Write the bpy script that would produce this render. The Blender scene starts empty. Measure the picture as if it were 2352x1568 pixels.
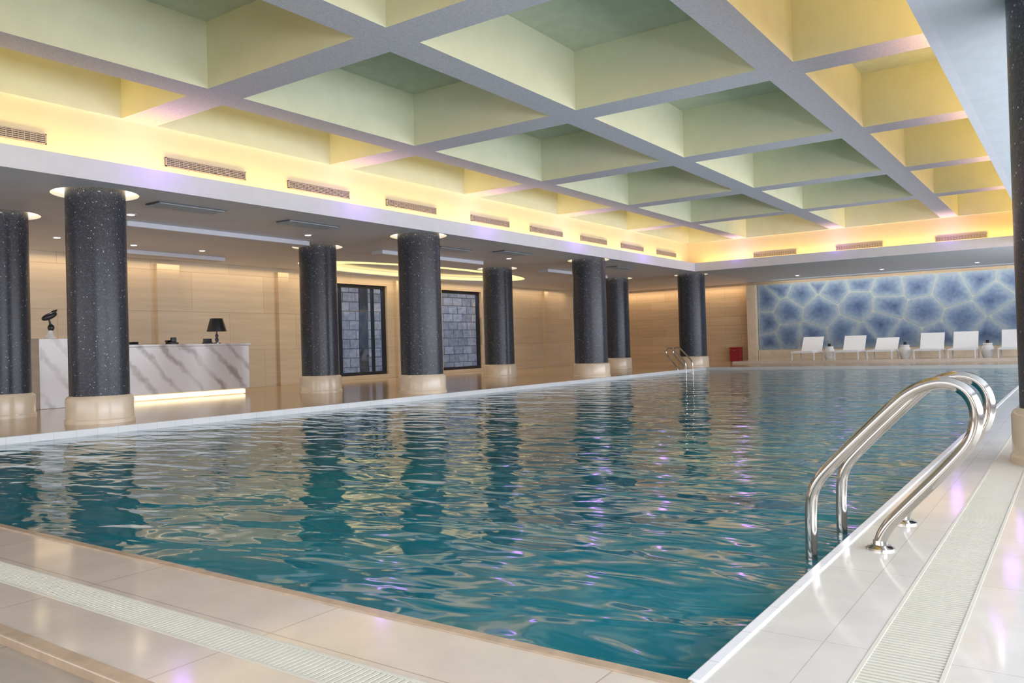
import bpy, bmesh, math, random
from mathutils import Vector, Matrix
random.seed(7)
scene=bpy.context.scene
scene.view_settings.view_transform='Standard'
COL=scene.collection
pi=math.pi
# ---------------------------------------------------------------- materials
def newmat(name):
    m=bpy.data.materials.new(name);m.use_nodes=True
    nt=m.node_tree;b=nt.nodes['Principled BSDF'];return m,nt,b
def N(nt,t,**k):
    n=nt.nodes.new(t)
    for a,v in k.items(): setattr(n,a,v)
    return n
def plain(name,c,r=.5,metal=0.,noise=0.,nscale=8.,bump=0.,spec=.5,emis=None,es=0.):
    m,nt,b=newmat(name)
    b.inputs['Base Color'].default_value=(*c,1);b.inputs['Roughness'].default_value=r
    b.inputs['Metallic'].default_value=metal;b.inputs['Specular IOR Level'].default_value=spec
    if noise or bump:
        tc=N(nt,'ShaderNodeTexCoord');ns=N(nt,'ShaderNodeTexNoise');ns.inputs['Scale'].default_value=nscale;ns.inputs['Detail'].default_value=5
        nt.links.new(tc.outputs['Object'],ns.inputs['Vector'])
        if noise:
            r_=N(nt,'ShaderNodeValToRGB');r_.color_ramp.elements[0].position=.3;r_.color_ramp.elements[1].position=.7
            r_.color_ramp.elements[0].color=(*[x*(1-noise) for x in c],1);r_.color_ramp.elements[1].color=(*[min(1,x*(1+noise)) for x in c],1)
            nt.links.new(ns.outputs['Fac'],r_.inputs['Fac']);nt.links.new(r_.outputs['Color'],b.inputs['Base Color'])
        if bump:
            bp=N(nt,'ShaderNodeBump');bp.inputs['Strength'].default_value=bump;bp.inputs['Distance'].default_value=.02
            nt.links.new(ns.outputs['Fac'],bp.inputs['Height']);nt.links.new(bp.outputs['Normal'],b.inputs['Normal'])
    if emis:
        b.inputs['Emission Color'].default_value=(*emis,1);b.inputs['Emission Strength'].default_value=es
    return m
def tiled(name,c1,c2,mortar,w,h,rough,msize=.004,axes='XY',vein=.0,veinscale=(1,1,1),offset=0.,bump=0.,spec=.5,var=.06):
    """brick/tile texture on world coordinates"""
    m,nt,b=newmat(name)
    tc=N(nt,'ShaderNodeTexCoord');sp=N(nt,'ShaderNodeSeparateXYZ');cb=N(nt,'ShaderNodeCombineXYZ')
    nt.links.new(tc.outputs['Object'],sp.inputs[0])
    nt.links.new(sp.outputs[axes[0]],cb.inputs[0]);nt.links.new(sp.outputs[axes[1]],cb.inputs[1])
    br=N(nt,'ShaderNodeTexBrick');br.offset=offset;br.inputs['Scale'].default_value=1
    br.inputs['Brick Width'].default_value=w;br.inputs['Row Height'].default_value=h
    br.inputs['Mortar Size'].default_value=msize;br.inputs['Mortar Smooth'].default_value=.1
    br.inputs['Color1'].default_value=(*c1,1);br.inputs['Color2'].default_value=(*c2,1);br.inputs['Mortar'].default_value=(*mortar,1)
    nt.links.new(cb.outputs[0],br.inputs['Vector'])
    mp=N(nt,'ShaderNodeMapping');mp.inputs['Scale'].default_value=veinscale
    nt.links.new(cb.outputs[0],mp.inputs['Vector'])
    ns=N(nt,'ShaderNodeTexNoise');ns.inputs['Scale'].default_value=1.;ns.inputs['Detail'].default_value=8;ns.inputs['Roughness'].default_value=.65
    nt.links.new(mp.outputs[0],ns.inputs['Vector'])
    mr=N(nt,'ShaderNodeMapRange');mr.inputs['From Min'].default_value=.3;mr.inputs['From Max'].default_value=.7
    mr.inputs['To Min'].default_value=1-vein-var;mr.inputs['To Max'].default_value=1+var
    nt.links.new(ns.outputs['Fac'],mr.inputs['Value'])
    mx=N(nt,'ShaderNodeVectorMath',operation='SCALE')
    nt.links.new(br.outputs['Color'],mx.inputs[0]);nt.links.new(mr.outputs[0],mx.inputs['Scale'])
    nt.links.new(mx.outputs[0],b.inputs['Base Color'])
    b.inputs['Roughness'].default_value=rough;b.inputs['Specular IOR Level'].default_value=spec
    if bump:
        bp=N(nt,'ShaderNodeBump',invert=True);bp.inputs['Strength'].default_value=bump;bp.inputs['Distance'].default_value=.01
        nt.links.new(br.outputs['Fac'],bp.inputs['Height']);nt.links.new(bp.outputs['Normal'],b.inputs['Normal'])
    return m
def emit(name,c,s):
    m=bpy.data.materials.new(name);m.use_nodes=True;nt=m.node_tree;nt.nodes.clear()
    e=nt.nodes.new('ShaderNodeEmission');o=nt.nodes.new('ShaderNodeOutputMaterial');nt.links.new(e.outputs[0],o.inputs[0])
    e.inputs[0].default_value=(*c,1);e.inputs[1].default_value=s;return m

M_beam=plain('beam_plaster',(.68,.67,.73),.8,noise=.10,nscale=40,bump=.25)
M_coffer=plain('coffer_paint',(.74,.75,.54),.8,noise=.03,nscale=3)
M_coffertop=plain('coffer_top_shade',(.62,.66,.51),.85,noise=.05,nscale=5)  # coffer colour darkened for the tops: their shade is put into the paint
M_white=plain('white_plaster',(.66,.66,.72),.7,noise=.03,nscale=4)
M_softr=plain('grey_white_plaster',(.60,.63,.68),.7,noise=.04,nscale=6)
M_vwall=plain('cove_wall_paint',(.78,.68,.46),.8,noise=.02,nscale=3)
M_soffit=plain('soffit_paint',(.64,.67,.76),.5,noise=.04,nscale=1.5)
M_cream=tiled('cream_deck_tile',(.67,.575,.48),(.63,.535,.44),(.46,.37,.29),1.2,.62,.10,.003,'XY',.05,(3,3,1))
M_low=tiled('grey_beige_floor_tile',(.46,.39,.31),(.42,.355,.28),(.28,.22,.17),.8,.8,.16,.004,'XY',.12,(2,2,1))
M_rdeck=tiled('pale_deck_tile',(.69,.65,.60),(.665,.625,.575),(.55,.50,.45),.36,.92,.10,.0025,'XY',.03,(3,3,1))
M_ldeck=tiled('tan_marble_floor',(.58,.425,.275),(.53,.385,.25),(.38,.28,.18),.9,.9,.15,.004,'XY',.12,(1.2,3,1))
M_wallL=tiled('travertine_left',(.69,.56,.405),(.63,.50,.35),(.44,.34,.23),2.4,1.1,.4,.006,'YZ',.08,(.4,7,1),offset=.5,var=.05)
M_wallF=tiled('travertine_far',(.64,.48,.32),(.56,.41,.27),(.40,.30,.20),1.5,.42,.4,.006,'XZ',.12,(.5,9,1),offset=.5)
M_stone=tiled('grey_stone_block',(.66,.67,.72),(.40,.42,.47),(.16,.17,.20),.66,.36,.85,.018,'YZ',.45,(4,5,1),offset=.5,bump=1.)
M_coping=tiled('white_coping',(.78,.78,.80),(.75,.75,.78),(.58,.58,.58),.3,.3,.2,.003,'YX')
M_tanlip=plain('tan_edge_stone',(.46,.335,.23),.22,noise=.14,nscale=12)
M_plinth=plain('cream_marble',(.72,.60,.46),.2,noise=.07,nscale=4)
M_chrome=plain('polished_steel',(.52,.49,.45),.11,metal=1.,noise=.02)
M_grate=plain('grating_plastic',(.66,.635,.55),.4,noise=.03,nscale=10)
M_slot=plain('grating_channel',(.34,.32,.27),.6,noise=.05)
M_black=plain('black_metal',(.012,.013,.018),.35,noise=.1)
M_vent=plain('vent_slats',(.32,.29,.31),.5,noise=.1)
M_ventd=plain('vent_dark',(.10,.09,.095),.6,noise=.1)
M_chair=plain('white_sling_fabric',(.82,.82,.84),.6,noise=.02)
M_red=plain('red_enamel',(.30,.012,.02),.35,noise=.06)
M_ceramic=plain('white_ceramic',(.80,.79,.77),.15,noise=.02)
M_pool=tiled('pool_tile',(.08,.35,.42),(.07,.32,.40),(.2,.45,.5),.2,.2,.3,.01,'XY')
M_glow=emit('ring_light_glow',(1.,.80,.50),3.4)
M_oval=emit('oval_light_glow',(1.,.76,.30),1.7)
M_down=emit('downlight_glow',(1.,.9,.75),5.)
M_under=emit('counter_light_glow',(1.,.82,.50),3.)
M_crystal=plain('smoked_crystal',(.10,.10,.11),.08,noise=.1,spec=.9)
M_brown=plain('brown_stone_panel',(.34,.24,.15),.4,noise=.12,nscale=6)

def mosaic():
    m,nt,b=newmat('dark_glass_mosaic')
    uv=N(nt,'ShaderNodeUVMap');sc=N(nt,'ShaderNodeVectorMath',operation='SCALE');sc.inputs['Scale'].default_value=1/.016
    fl=N(nt,'ShaderNodeVectorMath',operation='FLOOR');fr=N(nt,'ShaderNodeVectorMath',operation='FRACTION')
    wn=N(nt,'ShaderNodeTexWhiteNoise',noise_dimensions='3D')
    nt.links.new(uv.outputs[0],sc.inputs[0]);nt.links.new(sc.outputs[0],fl.inputs[0]);nt.links.new(sc.outputs[0],fr.inputs[0]);nt.links.new(fl.outputs[0],wn.inputs['Vector'])
    r=N(nt,'ShaderNodeValToRGB');e=r.color_ramp.elements
    r.color_ramp.interpolation='CONSTANT'
    e[0].position=0;e[0].color=(.012,.016,.027,1);e[1].position=.40;e[1].color=(.024,.029,.044,1)
    x=e.new(.70);x.color=(.042,.048,.070,1);x=e.new(.93);x.color=(.09,.10,.14,1);x=e.new(.987);x.color=(.42,.42,.52,1)  # rarest pale tiles are sparkle glints put into the colour
    nt.links.new(wn.outputs['Value'],r.inputs[0])
    sp=N(nt,'ShaderNodeSeparateXYZ');nt.links.new(fr.outputs[0],sp.inputs[0])
    a=N(nt,'ShaderNodeMath',operation='LESS_THAN');a.inputs[1].default_value=.16;c=N(nt,'ShaderNodeMath',operation='LESS_THAN');c.inputs[1].default_value=.16
    nt.links.new(sp.outputs[0],a.inputs[0]);nt.links.new(sp.outputs[1],c.inputs[0])
    mx=N(nt,'ShaderNodeMath',operation='MAXIMUM');nt.links.new(a.outputs[0],mx.inputs[0]);nt.links.new(c.outputs[0],mx.inputs[1])
    mix=N(nt,'ShaderNodeMix',data_type='RGBA');nt.links.new(mx.outputs[0],mix.inputs['Factor']);nt.links.new(r.outputs[0],mix.inputs['A']);mix.inputs['B'].default_value=(.055,.058,.070,1)
    nt.links.new(mix.outputs['Result'],b.inputs['Base Color']);b.inputs['Roughness'].default_value=.30;b.inputs['Specular IOR Level'].default_value=.35
    return m
M_mosaic=mosaic()
def marble():
    m,nt,b=newmat('veined_white_marble')
    tc=N(nt,'ShaderNodeTexCoord');mp=N(nt,'ShaderNodeMapping');mp.inputs['Rotation'].default_value=(math.radians(-40),0,0)
    nt.links.new(tc.outputs['Object'],mp.inputs[0])
    w=N(nt,'ShaderNodeTexWave',wave_type='BANDS',bands_direction='Y');w.inputs['Scale'].default_value=.7;w.inputs['Distortion'].default_value=8;w.inputs['Detail'].default_value=6;w.inputs['Detail Scale'].default_value=.5;w.inputs['Detail Roughness'].default_value=.7
    nt.links.new(mp.outputs[0],w.inputs[0])
    ns=N(nt,'ShaderNodeTexNoise');ns.inputs['Scale'].default_value=1.3;ns.inputs['Detail'].default_value=4
    nt.links.new(tc.outputs['Object'],ns.inputs['Vector'])
    mr=N(nt,'ShaderNodeMapRange');mr.inputs['From Min'].default_value=.38;mr.inputs['From Max'].default_value=.66;mr.inputs['To Min'].default_value=-.04;mr.inputs['To Max'].default_value=.26
    nt.links.new(ns.outputs['Fac'],mr.inputs['Value'])
    ad=N(nt,'ShaderNodeMath',operation='ADD');nt.links.new(w.outputs['Fac'],ad.inputs[0]);nt.links.new(mr.outputs[0],ad.inputs[1])
    r=N(nt,'ShaderNodeValToRGB');e=r.color_ramp.elements;e[0].position=0;e[0].color=(.40,.34,.34,1);e[1].position=.42;e[1].color=(.70,.66,.67,1)
    x=e.new(.12);x.color=(.53,.48,.48,1)
    nt.links.new(ad.outputs[0],r.inputs[0]);nt.links.new(r.outputs[0],b.inputs['Base Color']);b.inputs['Roughness'].default_value=.18
    return m
M_marble=marble()
def water():
    m,nt,b=newmat('pool_water')
    tc=N(nt,'ShaderNodeTexCoord')
    n0=N(nt,'ShaderNodeTexNoise');n0.inputs['Scale'].default_value=.35;n0.inputs['Detail'].default_value=2
    nt.links.new(tc.outputs['Object'],n0.inputs['Vector'])
    r=N(nt,'ShaderNodeValToRGB');e=r.color_ramp.elements;e[0].position=.3;e[0].color=(.003,.115,.180,1);e[1].position=.7;e[1].color=(.008,.195,.230,1)
    nt.links.new(n0.outputs['Fac'],r.inputs[0]);nt.links.new(r.outputs[0],b.inputs['Base Color'])
    b.inputs['Roughness'].default_value=.06;b.inputs['IOR'].default_value=1.33
    b.inputs['Specular Tint'].default_value=(.52,.78,.90,1)
    mp=N(nt,'ShaderNodeMapping');mp.inputs['Rotation'].default_value=(0,0,math.radians(-35));mp.inputs['Scale'].default_value=(1.,2.,1.)
    nt.links.new(tc.outputs['Object'],mp.inputs[0])
    n1=N(nt,'ShaderNodeTexNoise');n1.inputs['Scale'].default_value=1.9;n1.inputs['Detail'].default_value=2.;n1.inputs['Roughness'].default_value=.4;n1.inputs['Distortion'].default_value=.4
    n2=N(nt,'ShaderNodeTexNoise');n2.inputs['Scale'].default_value=.7;n2.inputs['Detail'].default_value=1
    nt.links.new(mp.outputs[0],n1.inputs['Vector']);nt.links.new(mp.outputs[0],n2.inputs['Vector'])
    b1=N(nt,'ShaderNodeBump');b1.inputs['Strength'].default_value=1;b1.inputs['Distance'].default_value=.032
    b2=N(nt,'ShaderNodeBump');b2.inputs['Strength'].default_value=1;b2.inputs['Distance'].default_value=.034
    nt.links.new(n1.outputs['Fac'],b1.inputs['Height']);nt.links.new(n2.outputs['Fac'],b2.inputs['Height']);nt.links.new(b2.outputs['Normal'],b1.inputs['Normal'])
    nt.links.new(b1.outputs['Normal'],b.inputs['Normal'])
    return m
M_water=water()
def muralmat():
    m,nt,b=newmat('blue_cell_mural')
    at=N(nt,'ShaderNodeVertexColor',layer_name='Col');tc=N(nt,'ShaderNodeTexCoord')
    ns=N(nt,'ShaderNodeTexNoise');ns.inputs['Scale'].default_value=7;ns.inputs['Detail'].default_value=7
    nt.links.new(tc.outputs['Object'],ns.inputs['Vector'])
    r=N(nt,'ShaderNodeValToRGB');e=r.color_ramp.elements
    e[0].position=0;e[0].color=(.045,.085,.21,1);e[1].position=1;e[1].color=(.36,.44,.51,1);x=e.new(.5);x.color=(.17,.25,.39,1)
    ad=N(nt,'ShaderNodeMath',operation='MULTIPLY_ADD');ad.inputs[1].default_value=.6
    nt.links.new(ns.outputs['Fac'],ad.inputs[0])
    sb=N(nt,'ShaderNodeMath',operation='SUBTRACT');sb.inputs[1].default_value=.30
    sp=N(nt,'ShaderNodeSeparateColor');nt.links.new(at.outputs[0],sp.inputs[0]);nt.links.new(sp.outputs[0],sb.inputs[0]);nt.links.new(sb.outputs[0],ad.inputs[2])
    nt.links.new(ad.outputs[0],r.inputs[0]);nt.links.new(r.outputs[0],b.inputs['Base Color']);b.inputs['Roughness'].default_value=.4
    return m
M_mural=muralmat()
M_mline=plain('mural_line_paint',(.46,.51,.49),.5,noise=.05)
def glass():
    m=bpy.data.materials.new('window_glass');m.use_nodes=True;nt=m.node_tree;nt.nodes.clear()
    o=nt.nodes.new('ShaderNodeOutputMaterial');t=nt.nodes.new('ShaderNodeBsdfTransparent');g=nt.nodes.new('ShaderNodeBsdfGlossy');g.inputs['Roughness'].default_value=.02
    f=nt.nodes.new('ShaderNodeMixShader');f.inputs[0].default_value=.08;t.inputs[0].default_value=(.85,.9,1,1)
    nt.links.new(t.outputs[0],f.inputs[1]);nt.links.new(g.outputs[0],f.inputs[2]);nt.links.new(f.outputs[0],o.inputs[0]);return m
M_glass=glass()
M_bark=plain('dark_bark',(.03,.028,.03),.9,noise=.3,nscale=20,bump=.6)
# ---------------------------------------------------------------- mesh helpers
def mkobj(name,verts,faces,mats,midx=None,loc=(0,0,0),parent=None,smooth=False,uv=None):
    me=bpy.data.meshes.new(name);me.from_pydata([tuple(v) for v in verts],[],faces)
    for m in (mats if isinstance(mats,(list,tuple)) else [mats]): me.materials.append(m)
    if midx: me.polygons.foreach_set('material_index',midx)
    if smooth: me.polygons.foreach_set('use_smooth',[True]*len(faces))
    me.update();o=bpy.data.objects.new(name,me);o.location=loc
    if parent: o.parent=parent
    COL.objects.link(o);return o
def boxgeo(x0,x1,y0,y1,z0,z1,V,F):
    b=len(V)
    V+= [(x0,y0,z0),(x1,y0,z0),(x1,y1,z0),(x0,y1,z0),(x0,y0,z1),(x1,y0,z1),(x1,y1,z1),(x0,y1,z1)]
    F+= [tuple(b+i for i in f) for f in [(0,3,2,1),(4,5,6,7),(0,1,5,4),(1,2,6,5),(2,3,7,6),(3,0,4,7)]]
def boxes(name,lst,mats,midx=None,bevel=0,**k):
    V=[];F=[];MI=[]
    for i,b in enumerate(lst):
        boxgeo(*b,V,F);MI+=[(midx[i] if midx else 0)]*6
    o=mkobj(name,V,F,mats,MI,**k)
    if bevel:
        md=o.modifiers.new('bevel','BEVEL');md.width=bevel;md.segments=2;md.limit_method='ANGLE'
    return o
def lathe(name,prof,mat,seg=48,smooth=True,**k):
    V=[];F=[];R0=max(p[0] for p in prof)
    n=len(prof)
    for (r,z) in prof:
        for i in range(seg): a=2*pi*i/seg;V.append((r*math.cos(a),r*math.sin(a),z))
    for j in range(n-1):
        for i in range(seg):
            i2=(i+1)%seg;F.append((j*seg+i,j*seg+i2,(j+1)*seg+i2,(j+1)*seg+i))
    F.append(tuple(reversed(range(seg))));F.append(tuple((n-1)*seg+i for i in range(seg)))
    o=mkobj(name,V,F,mat,smooth=False,**k);me=o.data
    uvl=me.uv_layers.new(name='UVMap')
    for p in me.polygons:
        if len(p.vertices)==4:
            p.use_smooth=smooth
            idx=[v%seg for v in p.vertices]
            for li,vi in zip(p.loop_indices,p.vertices):
                s=vi%seg
                if s==0 and max(idx)==seg-1: s=seg
                uvl.data[li].uv=(s/seg*2*pi*R0,V[vi][2])
    if smooth:
        md=o.modifiers.new('es','EDGE_SPLIT');md.split_angle=math.radians(35)
    return o
def tube(name,pts,r,mat,res=12,**k):
    P=[Vector(p) for p in pts]
    for _ in range(3):
        Q=[P[0]]
        for a,b in zip(P[:-1],P[1:]): Q+= [a*.75+b*.25,a*.25+b*.75]
        Q.append(P[-1]);P=Q
    V=[];F=[];prev=None
    for i,p in enumerate(P):
        t=(P[min(i+1,len(P)-1)]-P[max(i-1,0)]).normalized()
        if prev is None:
            u=t.orthogonal().normalized()
        else: u=(prev-t*prev.dot(t)).normalized()
        prev=u;w=t.cross(u)
        for j in range(res): a=2*pi*j/res;V.append(p+u*r*math.cos(a)+w*r*math.sin(a))
    for i in range(len(P)-1):
        for j in range(res):
            j2=(j+1)%res;F.append((i*res+j,i*res+j2,(i+1)*res+j2,(i+1)*res+j))
    F.append(tuple(reversed(range(res))));F.append(tuple((len(P)-1)*res+i for i in range(res)))
    return mkobj(name,V,F,mat,smooth=True,**k)
def empty(name,loc,label,cat,group=None,rot=0):
    e=bpy.data.objects.new(name,None);e.empty_display_size=.2;e.location=loc;e.rotation_euler[2]=rot
    COL.objects.link(e);tag(e,label,cat,group);return e
def tag(o,label,cat,group=None,kind=None):
    o['label']=label;o['category']=cat
    if group: o['group']=group
    if kind: o['kind']=kind
def struct(o,label=None,cat=None):
    o['kind']='structure'
    o['label']=label or 'plain interior building surface of the pool hall'
    o['category']=cat or 'room part'
    return o
# ---------------------------------------------------------------- dimensions
XL,XR,YF,YB=-11.45,-.96,2.24,28.8
WX0,WX1,WY0,WY1=-20.05,4.2,-7.,36.5
ZS=3.57; ZC=4.685; ZT=5.62
XS,XSR,YS0,YS1=-11.6,-1.02,2.24,28.4
XV,XVR,YV0,YV1=-12.1,-.52,1.7,28.95
WZ=-.09
# ---------------------------------------------------------------- floor
f=boxes('floor',[(WX0,-.35+.0,1.39,1.655,-.3,0),(WX0,XR,1.825,YF-.05,-.3,0)],M_cream);struct(f,'polished cream stone deck tiles beside the pool','floor')
f=boxes('floor.001',[(-.35,WX1,1.39,WY1,-.3,0),(XR,-.58,1.825,WY1,-.3,0)],M_rdeck);struct(f,'glossy pale stone deck along the pool','floor')
f=boxes('floor.002',[(WX0,XL-.12,YF-.05,WY1,-.3,0),(XL-.12,XR,YB+.12,WY1,-.3,0)],M_ldeck);struct(f,'polished tan marble floor around the columns','floor')
f=boxes('floor.004',[(WX0,WX1,WY0,1.33,-.3,-.03)],M_low);struct(f,'grey beige stone floor one low step down','floor')
f=boxes('trim_1',[(WX0,WX1,1.33,1.39,-.3,.004)],M_tanlip,bevel=.006);struct(f,'brown stone strip across the deck','floor trim')
f=boxes('trim_2',[(WX0,XR,YF-.05,YF,-.3,.006)],M_tanlip,bevel=.004);struct(f,'tan stone lip of the pool edge','floor trim')
f=boxes('trim_3',[(XL-.12,XL,YF,YB+.12,-.3,.006),(XL,XR,YB,YB+.12,-.3,.006)],M_coping,bevel=.004);struct(f,'white pool edge coping','floor trim')
f=boxes('trim_4',[(XR-.02,XR+.025,YF,YB,-.3,.008)],M_coping,bevel=.006);struct(f,'white rounded pool edge coping','floor trim')
f=boxes('floor.003',[(-11.95,WX1,33.,WY1,.0,.10)],M_cream);struct(f,'low raised stone platform under the loungers','floor')
def grating(name,x0,x1,y0,y1,along,label):
    V=[];F=[];MI=[]
    boxgeo(x0,x1,y0,y1,-.3,-.012,V,F);MI+=[1]*6
    step=.024
    if along=='X':
        boxgeo(x0,x1,y0,y0+.012,-.02,.002,V,F);boxgeo(x0,x1,y1-.012,y1,-.02,.002,V,F);boxgeo(x0,x1,(y0+y1)/2-.004,(y0+y1)/2+.004,-.02,-.003,V,F);MI+=[0]*18
        n=int((x1-x0)/step)
        for i in range(n):
            a=x0+i*step;boxgeo(a,a+.016,y0+.012,y1-.012,-.02,0,V,F);MI+=[0]*6
    else:
        boxgeo(x0,x0+.012,y0,y1,-.02,.002,V,F);boxgeo(x1-.012,x1,y0,y1,-.02,.002,V,F);boxgeo((x0+x1)/2-.004,(x0+x1)/2+.004,y0,y1,-.02,-.003,V,F);MI+=[0]*18
        n=int((y1-y0)/step)
        for i in range(n):
            a=y0+i*step;boxgeo(x0+.012,x1-.012,a,a+.016,-.02,0,V,F);MI+=[0]*6
    o=mkobj(name,V,F,[M_grate,M_slot],MI);tag(o,label,'drain grating');return o
grating('drain_grating',-12.,-.58,1.655,1.825,'X','cream ribbed overflow grating set in the beige deck')
grating('drain_grating.001',-.58,-.35,1.655,30.,'Y','pale ribbed overflow grating beside the white pool edge')
# ---------------------------------------------------------------- pool
pool=empty('swimming_pool',((XL+XR)/2,(YF+YB)/2,-.3),'large rectangular indoor pool with rippled teal-blue water','pool')
hx,hy=(XR-XL)/2,(YB-YF)/2
V=[(-hx,-hy,.15),(hx,-hy,.15),(hx,hy,.15),(-hx,hy,.15),(-hx,-hy,-1.2),(hx,-hy,-1.2),(hx,hy,-1.2),(-hx,hy,-1.2)]
mkobj('basin',V,[(4,5,6,7),(0,1,5,4),(1,2,6,5),(2,3,7,6),(3,0,4,7)],M_pool,parent=pool)
mkobj('water',[(-hx,-hy,.3+WZ),(hx,-hy,.3+WZ),(hx,hy,.3+WZ),(-hx,hy,.3+WZ)],[(0,1,2,3)],M_water,parent=pool)
# ---------------------------------------------------------------- walls
W1=(18.35,20.9,.15,3.25);W2=(23.9,26.4,.14,3.25)
def wallL():
    L=[];t=.3;x0,x1=WX0-t,WX0
    L+=[(x0,x1,WY0,W1[0],0,5.9),(x0,x1,W1[0],W1[1],0,W1[2]),(x0,x1,W1[0],W1[1],W1[3],5.9),(x0,x1,W1[1],W2[0],0,5.9),
        (x0,x1,W2[0],W2[1],0,W2[2]),(x0,x1,W2[0],W2[1],W2[3],5.9),(x0,x1,W2[1],WY1+.3,0,5.9)]
    return boxes('wall_left',L,M_wallL)
struct(wallL(),'beige travertine panelled wall with window openings','wall')
struct(boxes('wall_far',[(WX0,WX1,WY1,WY1+.3,0,5.9)],M_wallF),'tan travertine panelled end wall','wall')
struct(boxes('wall_right',[(WX1,WX1+.3,WY0,WY1+.3,0,.5),(WX1,WX1+.3,WY0,WY1+.3,3.3,5.9)],M_white),'white wall with long window opening','wall')
struct(boxes('wall_near',[(WX0,WX1+.3,WY0-.3,WY0,0,5.9)],M_wallF),'tan stone wall','wall')
n=5
for (y0,y1) in [(12.1,12.75),(16.05,16.45),(21.25,21.65),(17.95,18.2),(26.7,26.95),(31.0,31.3)]:
    struct(boxes('trim_%d'%n,[(WX0,WX0+.14,y0,y1,0,3.45)],M_wallL),'beige stone pilaster on the wall','wall trim');n+=1
struct(boxes('trim_%d'%n,[(-12.35,-11.95,WY1-.35,WY1,0,3.45)],M_plinth),'cream stone pilaster beside the blue mural','wall trim');n+=1
struct(boxes('trim_%d'%n,[(-15.55,-15.35,WY1-.1,WY1,0,3.45)],M_plinth),'cream stone pilaster on end wall','wall trim');n+=1
struct(boxes('baseboard_far',[(-11.93,WX1,WY1-.16,WY1,.10,.50)],M_plinth),'cream stone ledge below the mural','wall base')
for i,w in enumerate([W1,W2]):
    y0,y1,z0,z1=w;x0,x1=WX0-.22,WX0-.10;fw=.11
    L=[(x0,x1,y0,y0+fw,z0,z1),(x0,x1,y1-fw,y1,z0,z1),(x0,x1,y0+fw,y1-fw,z0,z0+fw),(x0,x1,y0+fw,y1-fw,z1-fw,z1)]
    if i==0: L+=[(x0,x1,y0+.42,y0+.48,z0+fw,z1-fw),(x0,x1,y1-.62,y1-.56,z0+fw,z1-fw)]
    fr=boxes('window_%d'%(i+1),L+[(WX0-.165,WX0-.155,y0+fw,y1-fw,z0+fw,z1-fw)],[M_black,M_glass],[0]*len(L)+[1])
    struct(fr,'dark-framed window looking onto grey stone blocks','window')
sw=boxes('wall_outside',[(-23.2,-22.9,14,33,-.3,5)],M_stone);struct(sw,'rough grey stone block garden wall outside the windows','wall')
tr=tube('tree_trunk',[(-21.3,20.95,-.3),(-21.28,20.9,1.2),(-21.33,21.0,2.4),(-21.3,20.95,4.4)],.17,M_bark,res=16);tag(tr,'slim dark tree trunk outside a dark-framed window','tree')
# ---------------------------------------------------------------- ceiling coffers
XB=[-10.03,-6.64,-3.275];hl=.245;ht=.29
TB=[7.055+4.25*k for k in range(-1,5)]
xs=[(XV+.10,XB[0]-hl),(XB[0]+hl,XB[1]-hl),(XB[1]+hl,XB[2]-hl),(XB[2]+hl,XVR-.10)]
ys=[(YV0+.1,TB[0]-ht)]+[(TB[i]+ht,TB[i+1]-ht) for i in range(5)]+[(TB[5]+ht,YV1-.1)]
V=[];F=[];MI=[]
def quad(a,b,c,d,m):
    k=len(V);V.extend([a,b,c,d]);F.append((k,k+1,k+2,k+3));MI.append(m)
xc=sorted([XV,XVR]+[v for s in xs for v in s]);yc=sorted([YV0,YV1]+[v for s in ys for v in s])
for i in range(len(xc)-1):
    for j in range(len(yc)-1):
        a,b=xc[i],xc[i+1];c,d=yc[j],yc[j+1]
        if any(abs(s[0]-a)<1e-6 and abs(s[1]-b)<1e-6 for s in xs) and any(abs(s[0]-c)<1e-6 and abs(s[1]-d)<1e-6 for s in ys):
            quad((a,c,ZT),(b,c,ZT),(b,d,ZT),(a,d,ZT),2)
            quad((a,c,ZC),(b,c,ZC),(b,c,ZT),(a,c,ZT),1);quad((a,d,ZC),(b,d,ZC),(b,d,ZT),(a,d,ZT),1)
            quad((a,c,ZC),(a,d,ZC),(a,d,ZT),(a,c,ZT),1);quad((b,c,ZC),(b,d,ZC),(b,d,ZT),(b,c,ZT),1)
        else: quad((a,c,ZC),(b,c,ZC),(b,d,ZC),(a,d,ZC),0)
c=mkobj('ceiling',V,F,[M_beam,M_coffer,M_coffertop],MI);struct(c,'coffered ceiling of pale green recesses between white beams','ceiling')
t=.12
struct(boxes('wall_cove',[(XV-t,XV,YV0-t,YV1+t,ZS+.18,ZC+.02),(XVR,XVR+t,YV0-t,YV1+t,ZS+.18,ZC+.02),(XV,XVR,YV1,YV1+t,ZS+.18,ZC+.02),(XV,XVR,YV0-t,YV0,ZS+.18,ZC+.02)],M_vwall),'cream upright cove wall below the coffers','wall')
FX0,FX1,FY0,FY1=XS-.04,XSR+.10,YS0-.10,YS1+.10
struct(boxes('trim_%d'%n,[(FX0,XS,YS0,YS1,ZS,ZS+.31),(XSR,FX1,YS0,YS1,ZS,ZS+.31),(FX0,FX1,YS1,FY1,ZS,ZS+.31),(FX0,FX1,FY0,YS0,ZS,ZS+.31)],M_white),'white fascia lip around the lowered ceiling','ceiling trim');n+=1
cols=[(-12.6,6.65,.43),(-12.3,13.9,.48),(-12.3,21.7,.51),(-12.3,29.7,.52),(-15.5,6.48,.43),(-15.3,13.55,.45),(-15.7,21.6,.49),(-15.1,28.8,.49),(.05,7.4,.455)]
SH=.17
sof=boxes('ceiling.001',[(WX0,FX0,WY0,WY1,ZS,ZS+SH)],M_soffit)
V=[];F=[]
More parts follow.
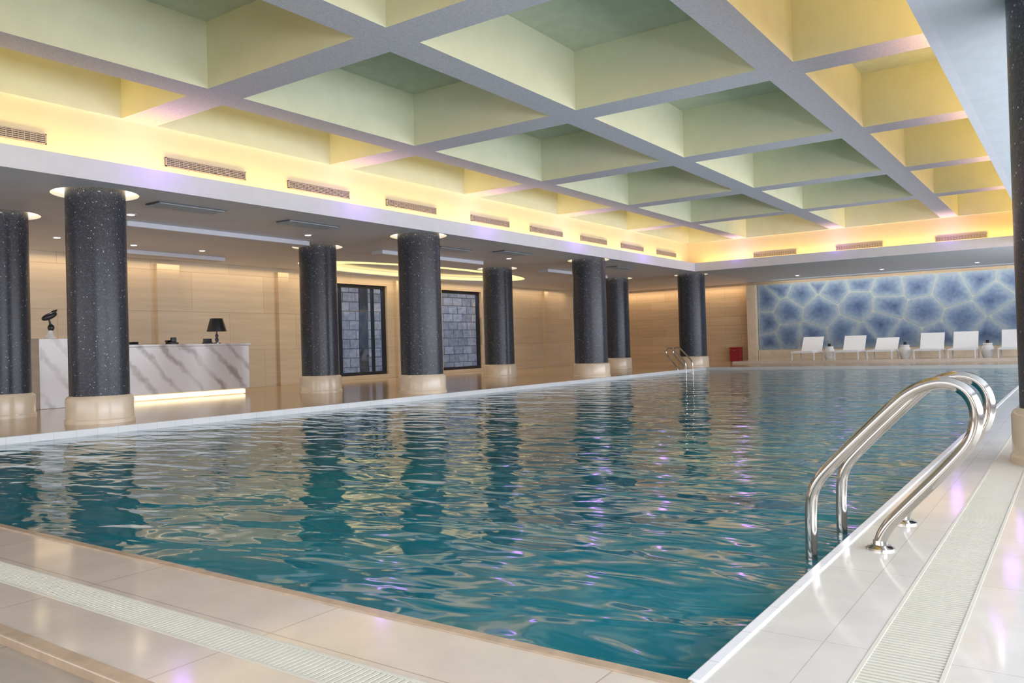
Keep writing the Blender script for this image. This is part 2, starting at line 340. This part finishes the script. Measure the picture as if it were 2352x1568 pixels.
def cyl(cx_,cy_,rx,ry,z0,z1,seg=48):
    b=len(V)
    for z in (z0,z1):
        for i in range(seg): a=2*pi*i/seg;V.append((cx_+rx*math.cos(a),cy_+ry*math.sin(a),z))
    for i in range(seg): j=(i+1)%seg;F.append((b+i,b+j,b+seg+j,b+seg+i))
    F.append(tuple(reversed([b+i for i in range(seg)])));F.append(tuple(b+seg+i for i in range(seg)))
def RRr(i): return min(cols[i][2]*(1.46 if i in (0,4) else 1.35), .645 if i<4 else 9)
for i,(x,y,r) in enumerate(cols[:8]): cyl(x,y,RRr(i),RRr(i),ZS-.2,ZS+.10)
OV=(-18.05,20.8,1.6,5.4)
cyl(*OV,ZS-.2,ZS+.14,seg=96)
cut=mkobj('cutter',V,F,M_soffit)
md=sof.modifiers.new('b','BOOLEAN');md.object=cut;md.operation='DIFFERENCE';md.solver='EXACT'
bpy.context.view_layer.update()
dg=bpy.context.evaluated_depsgraph_get()
me=bpy.data.meshes.new_from_object(sof.evaluated_get(dg));sof.modifiers.clear();sof.data=me
bpy.data.objects.remove(cut)
struct(sof,'flat grey lowered ceiling over the side deck','ceiling')
struct(boxes('ceiling.002',[(FX1,WX1,WY0,WY1,ZS,ZS+.1),(FX0,FX1,FY1,WY1,ZS,ZS+.1),(FX0,FX1,WY0,FY0,ZS,ZS+.1)],M_softr),'flat white lowered ceiling around the pool','ceiling')
struct(boxes('ceiling.003',[(WX0,WX1,WY0,WY1,5.8,5.9)],M_white),'roof slab above the coffers','ceiling')
# ---------------------------------------------------------------- columns
for i,(x,y,r) in enumerate(cols):
    lab='round column in dark sparkling mosaic on a cream stone plinth'
    e=empty('column',(x,y,0),lab,'column','mosaic columns around the pool')
    top=ZS+.10 if i<8 else ZS
    lathe('shaft',[(r,.42),(r,top-.001)],M_mosaic,seg=64,parent=e)
    pr=r*1.10+.012
    lathe('plinth',[(pr+.015,0),(pr+.015,.05),(pr,.07),(pr,.36),(pr-.01,.39),(r+.01,.42)],M_plinth,seg=64,parent=e)
    if i<8:
        seg=64;V=[];F=[]
        for z in (ZS+.07,ZS+.095):
            for rr in (r+.015,RRr(i)-.01):
                for k in range(seg): a=2*pi*k/seg;V.append((rr*math.cos(a),rr*math.sin(a),z-ZS-.07))
        for k in range(seg):
            j=(k+1)%seg
            F+= [(k,seg+k,seg+j,j),(2*seg+k,2*seg+j,3*seg+j,3*seg+k),(seg+k,3*seg+k,3*seg+j,seg+j),(k,j,2*seg+j,2*seg+k)]
        o=mkobj('ring_light',V,F,M_glow,loc=(x,y,ZS+.07));tag(o,'warm glowing ring light recessed around a column top','ceiling light','ring lights at column tops')
seg=96;V=[];F=[]
for (rx,ry) in ((OV[2]-.02,OV[3]-.02),(OV[2]-.50,OV[3]-1.3)):
    for z in (0,.03):
        for k in range(seg): a=2*pi*k/seg;V.append((rx*math.cos(a),ry*math.sin(a),z))
for k in range(seg):
    j=(k+1)%seg
    F+= [(k,j,2*seg+j,2*seg+k),(seg+k,3*seg+k,3*seg+j,seg+j),(k,seg+k,seg+j,j),(2*seg+k,2*seg+j,3*seg+j,3*seg+k)]
o=mkobj('oval_light',V,F,M_oval,loc=(OV[0],OV[1],ZS+.02));tag(o,'large oval cove glowing warm yellow in the lowered ceiling','ceiling light')
def strip(x0,x1,y0,y1):
    o=boxes('ceiling_panel',[(0,x1-x0,0,y1-y0,0,.10)],M_white,loc=(x0,y0,ZS-.10),bevel=.01)
    tag(o,'long pale dropped ceiling strip over the side deck','ceiling panel','pale ceiling strips')
strip(-15.0,-14.6,8.3,12.7);strip(-15.0,-14.6,15.1,19.4);strip(-15.0,-14.6,23.,27.2);strip(-18.9,-18.5,9.8,13.2)
plain_g=plain('grille_grey',(.36,.40,.45),.5,noise=.05)
def cgrille(x,y):
    L=[(-.2,.2,-.65,.65,0,.02)];mi=[1]
    for k in range(9): L.append((-.2+k*.045,-.2+k*.045+.032,-.62,.62,-.012,0));mi.append(0)
    o=boxes('ceiling_grille',L,[plain_g,M_ventd],mi,loc=(x,y,ZS-.02));tag(o,'grey slatted air grille in the lowered ceiling','air vent','ceiling grilles')
for x,y in [(-12.6,8.25),(-12.6,10.95),(-13.3,16.3),(-12.7,18.2),(-12.7,24.6)]: cgrille(x,y)
def dl(x,y):
    e=empty('downlight',(x,y,ZS),'small round recessed downlight shining warm white','ceiling light','ceiling downlights')
    lathe('trim_ring',[(.09,-.012),(.10,-.006),(.10,0)],M_white,seg=24,parent=e)
    lathe('lamp',[(.065,-.016),(.065,-.012)],M_down,seg=24,parent=e)
DL=[(-13.92,7.98),(-17.6,8.45),(-17.7,10.2),(-17.6,11.9),(-13.8,11.96),(-13.6,19.3),(-13.6,25.),(-17.2,29.5),(-9.4,33.8),(-6.2,33.8),(-3.,33.8),(-13.8,33.)]
for x,y in DL: dl(x,y)
def vent(w,loc,rot):
    V=[];F=[];MI=[]
    h=.15
    boxgeo(0,.02,-w/2,w/2,-h/2,h/2,V,F);MI+=[1]*6
    for a in ((-w/2,-w/2+.02),(w/2-.02,w/2)): boxgeo(.02,.04,a[0],a[1],-h/2,h/2,V,F);MI+=[0]*6
    boxgeo(.02,.04,-w/2,w/2,-h/2,-h/2+.014,V,F);boxgeo(.02,.04,-w/2,w/2,h/2-.014,h/2,V,F);MI+=[0]*12
    for k in range(4): z=-h/2+.03+k*.028;boxgeo(.02,.035,-w/2+.02,w/2-.02,z,z+.012,V,F);MI+=[0]*6
    for k in range(1,int(w/.08)): y=-w/2+k*.08;boxgeo(.02,.038,y-.004,y+.004,-h/2+.014,h/2-.014,V,F);MI+=[0]*6
    o=mkobj('air_vent',V,F,[M_vent,M_ventd],MI,loc=loc);o.rotation_euler[2]=rot
    tag(o,'narrow brown slatted air vent in the glowing cove wall','air vent','cove air vents')
for y0,y1 in [(4.1,5.68),(7.53,9.07),(10.02,11.57),(12.65,14.28),(15.6,17.2),(18.2,19.85),(20.9,22.5),(23.5,25.1),(26.2,27.8)]: vent(y1-y0,(XV,(y0+y1)/2,4.16),0)
for x0,x1 in [(-9.57,-8.06),(-6.73,-5.26),(-3.7,-2.27)]: vent(x1-x0,((x0+x1)/2,YV1,4.02),-pi/2)
# ---------------------------------------------------------------- mural
MX0,MX1,MZ0,MZ1=-11.93,2.6,.50,3.45
def m2(px,py):
    u=(px-1745)/605.;return (-11.93+10.21*(u+.15*u*(1-u)), .52+(803-py)/(50.7+9.8*u))
seeds=[m2(*p) for p in [(1765,690),(1845,672),(1798,655),(1762,742),(1812,716),(1925,662),(1888,718),(1980,645),(1976,702),(2048,665),(2046,706),(2030,748),(2112,656),(2188,672),(2250,645),(2290,690),(2122,722),(2212,745),(1945,768),(1868,778),(1980,785),(1770,790),(1815,775),(2330,648),(2325,735),(2270,785),(2085,780),(2150,785),(1890,640)]]
seeds+=[(-.9,2.2),(-.6,1.0),(.3,3.0),(.6,1.7),(1.5,.9),(1.7,2.5),(2.8,1.6),(-1.0,3.6),(-7.5,-.4),(-4.5,-.4),(-10,-.3)]
def clip(poly,s,q):
    mx,mz=(s[0]+q[0])/2,(s[1]+q[1])/2;nx,nz=q[0]-s[0],q[1]-s[1]
    out=[]
    for i in range(len(poly)):
        a=poly[i];b=poly[(i+1)%len(poly)]
        da=(a[0]-mx)*nx+(a[1]-mz)*nz;db=(b[0]-mx)*nx+(b[1]-mz)*nz
        if da<=0: out.append(a)
        if (da<0)!=(db<0) and abs(da-db)>1e-9:
            t=da/(da-db);out.append((a[0]+t*(b[0]-a[0]),a[1]+t*(b[1]-a[1])))
    return out
V=[];F=[];C=[];MI=[]
yb=WY1-.05;yf=WY1-.06
boxgeo(MX0,MX1,yb,WY1-.001,MZ0,MZ1,V,F);MI+=[1]*6;C+=[1]*8
for s in seeds:
    poly=[(MX0,MZ0),(MX1,MZ0),(MX1,MZ1),(MX0,MZ1)]
    for q in seeds:
        if q is not s and poly: poly=clip(poly,s,q)
    if len(poly)<3: continue
    cx_=sum(p[0] for p in poly)/len(poly);cz_=sum(p[1] for p in poly)/len(poly)
    rad=sum(math.hypot(p[0]-cx_,p[1]-cz_) for p in poly)/len(poly)
    k=max(.05,1-.026/rad)
    P=[(cx_+(p[0]-cx_)*k,cz_+(p[1]-cz_)*k) for p in poly]
    Q=[]
    for i in range(len(P)):
        a,b_,c_=P[i-1],P[i],P[(i+1)%len(P)]
        Q+=[(b_[0]+(a[0]-b_[0])*.10,b_[1]+(a[1]-b_[1])*.10),(b_[0]+(c_[0]-b_[0])*.10,b_[1]+(c_[1]-b_[1])*.10)]
    P=Q
    b=len(V);V.append((cx_,yf,cz_));C.append(.05+.2*random.random())
    for fr,cc in ((.40,.36),(.72,.64),(1,.92)):
        for p in P: V.append((cx_+(p[0]-cx_)*fr,yf,cz_+(p[1]-cz_)*fr));C.append(cc)
    m_=len(P)
    for i in range(m_):
        j=(i+1)%m_
        F.append((b,b+1+i,b+1+j));MI.append(0)
        for r_ in range(2):
            o0=b+1+r_*m_;F.append((o0+i,o0+m_+i,o0+m_+j,o0+j));MI.append(0)
mu=mkobj('wall_mural',V,F,[M_mural,M_mline],MI)
ca=mu.data.color_attributes.new('Col','FLOAT_COLOR','POINT')
for i,c_ in enumerate(C): ca.data[i].color=(c_,c_,c_,1)
tag(mu,'blue wall panel of irregular polygon cells outlined in pale lines','mural')
# ---------------------------------------------------------------- reception counter
ct=empty('reception_counter',(-17.2,10.4,0),'white marble reception counter with grey diagonal veins and glowing base','counter')
boxes('body',[(-.75,0,-1.2,2.5,.14,1.22)],M_marble,parent=ct,bevel=.01)
boxes('plinth',[(-.65,-.12,-1.2,2.4,0,.14)],M_ldeck,parent=ct)
boxes('countertop',[(-.80,.03,-1.2,2.53,1.22,1.27)],M_marble,parent=ct,bevel=.006)
boxes('end_block',[(-.80,.12,-2.6,-1.2,0,1.42)],M_marble,parent=ct,bevel=.01)
o=boxes('side_panel',[(-.80,.14,-2.80,-2.6,0,1.42)],M_brown,parent=ct,bevel=.006);o['label']='brown stone side panel'
boxes('light_strip',[(-.118,-.06,-1.15,2.4,.02,.12)],M_under,parent=ct)
lp=empty('table_lamp',(-17.45,12.15,1.27),'black table lamp with tapered shade on the marble counter','lamp')
lathe('base',[(.09,0),(.09,.02),(.03,.04),(.05,.10),(.03,.15),(.045,.2),(.015,.25),(.015,.34)],M_crystal,seg=24,parent=lp)
lathe('lamp_shade',[(.235,.30),(.235,.305),(.15,.62),(.145,.62)],M_black,seg=32,parent=lp)
sc_=empty('leaf_ornament',(-17.45,8.2,1.42),'dark abstract leaf-shaped ornament on a small pale stand','ornament')
lathe('stand',[(.10,0),(.11,.03),(.07,.08),(.05,.14),(.055,.17),(.02,.19)],M_ceramic,seg=24,parent=sc_)
bm=bmesh.new()
bmesh.ops.create_uvsphere(bm,u_segments=16,v_segments=10,radius=.085,matrix=Matrix.Translation((0,.02,.235))@Matrix.Diagonal((.6,.8,.9,1)))
bmesh.ops.create_cone(bm,segments=10,radius1=.026,radius2=.014,depth=.22,matrix=Matrix.Translation((0,-.005,.36))@Matrix.Rotation(math.radians(12),4,'X'))
bmesh.ops.create_uvsphere(bm,u_segments=20,v_segments=10,radius=.17,matrix=Matrix.Translation((0,-.01,.47))@Matrix.Rotation(math.radians(24),4,'X')@Matrix.Diagonal((.35,1.0,.40,1)))
bmesh.ops.create_uvsphere(bm,u_segments=16,v_segments=8,radius=.09,matrix=Matrix.Translation((0,.07,.555))@Matrix.Rotation(math.radians(35),4,'X')@Matrix.Diagonal((.3,1.1,.4,1)))
me=bpy.data.meshes.new('leaf');bm.to_mesh(me);bm.free();me.materials.append(M_black)
for p in me.polygons:p.use_smooth=True
o=bpy.data.objects.new('leaf',me);o.parent=sc_;COL.objects.link(o)
ph=boxes('desk_phone',[(-.12,.12,-.10,.10,0,.05),(-.10,-.02,-.12,.12,.05,.10),(.02,.10,-.06,.06,.05,.16)],M_black,loc=(-17.45,10.94,1.27),bevel=.012);tag(ph,'black desk telephone on the marble counter','telephone')
ph=boxes('desk_tray',[(-.12,.12,-.15,.15,0,.02),(-.12,.12,-.15,-.13,.02,.07),(-.12,.12,.13,.15,.02,.07),(-.12,-.10,-.13,.13,.02,.07)],M_black,loc=(-17.45,9.9,1.27),bevel=.004);tag(ph,'low black document tray on the marble counter','tray')
ph=boxes('card_holder',[(-.05,.05,-.12,.12,0,.03),(-.02,.02,-.11,.11,.03,.12)],M_black,loc=(-17.25,11.75,1.27),bevel=.006);tag(ph,'small black card holder beside the lamp','card holder')
rb=empty('extinguisher_box',(-12.95,WY1-.22,0),'dark red metal fire extinguisher box against the stone wall','fire box')
boxes('body',[(-.25,.25,-.15,.15,.03,.62)],M_red,parent=rb,bevel=.01)
boxes('lid',[(-.265,.265,-.165,.165,.62,.66)],M_red,parent=rb,bevel=.008)
boxes('foot',[(-.22,-.16,-.12,.12,0,.03)],M_black,parent=rb);boxes('foot',[(.16,.22,-.12,.12,0,.03)],M_black,parent=rb)
boxes('handle',[(-.06,.06,-.18,-.165,.50,.53),(-.06,-.045,-.165,-.15,.50,.53),(.045,.06,-.165,-.15,.50,.53)],M_chrome,parent=rb)
# ---------------------------------------------------------------- ladders
railpts=[(-1.115,-.9),(-1.115,-.3),(-1.115,.17),(-1.09,.28),(-1.01,.38),(-.74,.66),(-.64,.75),(-.52,.79),(-.425,.755),(-.38,.66),(-.395,.55),(-.46,.45),(-.70,.185),(-.765,.11),(-.80,.04),(-.80,.0)]
def ladder(x,y,sx,label,dy=.62,s=1.):
    e=empty('pool_ladder',(x,y,0),label,'pool ladder')
    for k in (0,1):
        yy=-dy/2+k*dy
        tube('handrail',[((px+.80)*sx*s,yy,pz*s) for px,pz in railpts],.0285,M_chrome,res=20,parent=e)
        lathe('flange',[(.064,0),(.064,.008),(.047,.018),(.034,.022),(.031,.04)],M_chrome,seg=32,parent=e,loc=(0,yy,.0))
    for z in (-.35,-.62):
        boxes('step',[(min(-.365*sx,-.275*sx),max(-.365*sx,-.275*sx),-dy/2,dy/2,z-.02,z)],M_chrome,parent=e,bevel=.005)
    return e
ladder(-.80,4.41,1,'curved polished chrome pool ladder handrails on the pale deck')
ladder(-11.75,27.2,-1,'small chrome pool ladder handrails beside a mosaic column')
# ---------------------------------------------------------------- loungers
def lounger(loc,angle,label):
    e=empty('sun_lounger',loc,label,'lounge chair','white loungers along the mural wall')
    w=.42;h=.28
    boxes('seat',[(-w,w,-1.15,.32,h+.04,h+.075)],M_chair,parent=e,bevel=.008)
    L=.72;a=math.radians(angle)
    b=boxes('backrest',[(-w,w,0,L,-.018,.018)],M_chair,parent=e,bevel=.008);b.location=(0,.28,h+.065);b.rotation_euler[0]=a
    fr=[(-w-.035,-w,-1.18,.36,h,h+.055),(w,w+.035,-1.18,.36,h,h+.055),(-w,w,-1.18,-1.145,h,h+.04),(-w,w,.32,.36,h,h+.04)]
    boxes('frame',fr,M_chair,parent=e,bevel=.004)
    for sx in (-1,1):
        for yy in (-1.05,.26):
            boxes('leg',[(sx*(w+.017)-.022,sx*(w+.017)+.022,yy-.022,yy+.022,0,h)],M_chair,parent=e)
    zt=h+.055+math.sin(a)*.5;yt=.28+math.cos(a)*.5
    tube('support',[(-w+.05,.36,h+.02),(-w+.05,yt+.02,zt-.02),(w-.05,yt+.02,zt-.02),(w-.05,.36,h+.02)],.014,M_chair,res=8,parent=e)
for x,ang,l in [(-9.3,54,0),(-7.62,54,0),(-6.4,40,1),(-4.75,58,0),(-3.6,60,0),(-2.0,64,0)]:
    lounger((x,34.9,.10),ang,'white sun lounger with its back lowered' if l else 'white sun lounger with raised back by the blue mural')
for x in (-8.42,-5.6,-2.82):
    o=lathe('side_table',[(.15,0),(.17,.03),(.21,.16),(.22,.26),(.19,.38),(.15,.45),(.16,.50),(.15,.52)],M_ceramic,seg=32,loc=(x,34.55,.10));tag(o,'small white ceramic drum table between loungers','side table','drum side tables')
    c2=lathe('candle_holder',[(.05,0),(.06,.02),(.055,.10),(.06,.12)],M_black,seg=20,loc=(x,34.55,.62));tag(c2,'small dark candle holder on a white drum table','candle holder','candle holders')
# ---------------------------------------------------------------- lights
def area(name,loc,rot,sx,sy,color,power,spread=pi):
    l=bpy.data.lights.new(name,'AREA');l.shape='RECTANGLE';l.size=sx;l.size_y=sy;l.color=color;l.energy=power;l.spread=spread
    o=bpy.data.objects.new(name,l);o.location=loc;o.rotation_euler=rot;COL.objects.link(o);return o
def point(name,loc,color,power,r=.15):
    l=bpy.data.lights.new(name,'POINT');l.color=color;l.energy=power;l.shadow_soft_size=r
    o=bpy.data.objects.new(name,l);o.location=loc;COL.objects.link(o);return o
warm=(1.,.64,.20)
area('cove_lamp_left',(-11.86,15.3,3.77),(pi,0,0),.12,26.,warm,185)
area('cove_lamp_right',(-.78,15.3,3.77),(pi,0,0),.12,26.,warm,330)
area('cove_lamp_far',(-6.3,28.70,3.77),(pi,0,0),10.4,.12,warm,80)
area('cove_lamp_near',(-6.3,1.95,3.77),(pi,0,0),10.4,.12,warm,100)
pur=(.38,.14,1.)
for y in TB[1:]:
    point('accent_lamp',(XV+.9,y,4.0),pur,8.);point('accent_lamp',(XVR-.8,y,4.0),pur,7.)
for x in XB: point('accent_lamp',(x,YV1-.6,4.1),pur,9.)
area('window_daylight',(4.1,13,1.9),(0,math.radians(104),0),2.7,36,(.88,.93,1.),1950,math.radians(150))
area('rear_fill',(-8,-6.8,1.9),(math.radians(98),0,0),20,2.7,(.93,.95,1.),590)  # added soft fill from behind the camera; that wall has no window
area('wall_wash_left',(WX0+.3,15,3.5),(0,0,0),.1,36,(1.,.74,.44),140)
area('wall_wash_far',(-16.2,WY1-.3,3.5),(0,0,0),7.5,.1,(1.,.74,.44),52)
area('mural_wash',(-5,WY1-1.2,3.5),(math.radians(35),0,0),12,.1,(1.,.95,.85),95)
area('garden_light',(-21.2,23,4.),(0,math.radians(-60),0),1.,16,(.82,.87,1.),420)
for x,y in DL:
    l=bpy.data.lights.new('downlight_beam','SPOT');l.energy=50;l.color=(1,.90,.78);l.spot_size=math.radians(105);l.spot_blend=.7;l.shadow_soft_size=.05
    o=bpy.data.objects.new('downlight_beam',l);o.location=(x,y,ZS-.03);COL.objects.link(o)
w=bpy.data.worlds.new('world');scene.world=w;w.use_nodes=True;w.node_tree.nodes['Background'].inputs[0].default_value=(.75,.85,1,1);w.node_tree.nodes['Background'].inputs[1].default_value=.6
# ---------------------------------------------------------------- camera
f_,yaw,pitch,roll,pcx,pcy=1857.1,.6128,.0116,-.0284,1175.6,773.3
cd=bpy.data.cameras.new('camera');cd.sensor_width=36;cd.lens=f_/2352*36;cd.shift_x=-(pcx-1176)/2352;cd.shift_y=(pcy-784)/2352
cd.clip_start=.05
co=bpy.data.objects.new('camera',cd)
co.matrix_world=Matrix.Translation((0,0,1))@(Matrix.Rotation(yaw,4,'Z')@Matrix.Rotation(pi/2+pitch,4,'X')@Matrix.Rotation(roll,4,'Z'))
COL.objects.link(co);scene.camera=co
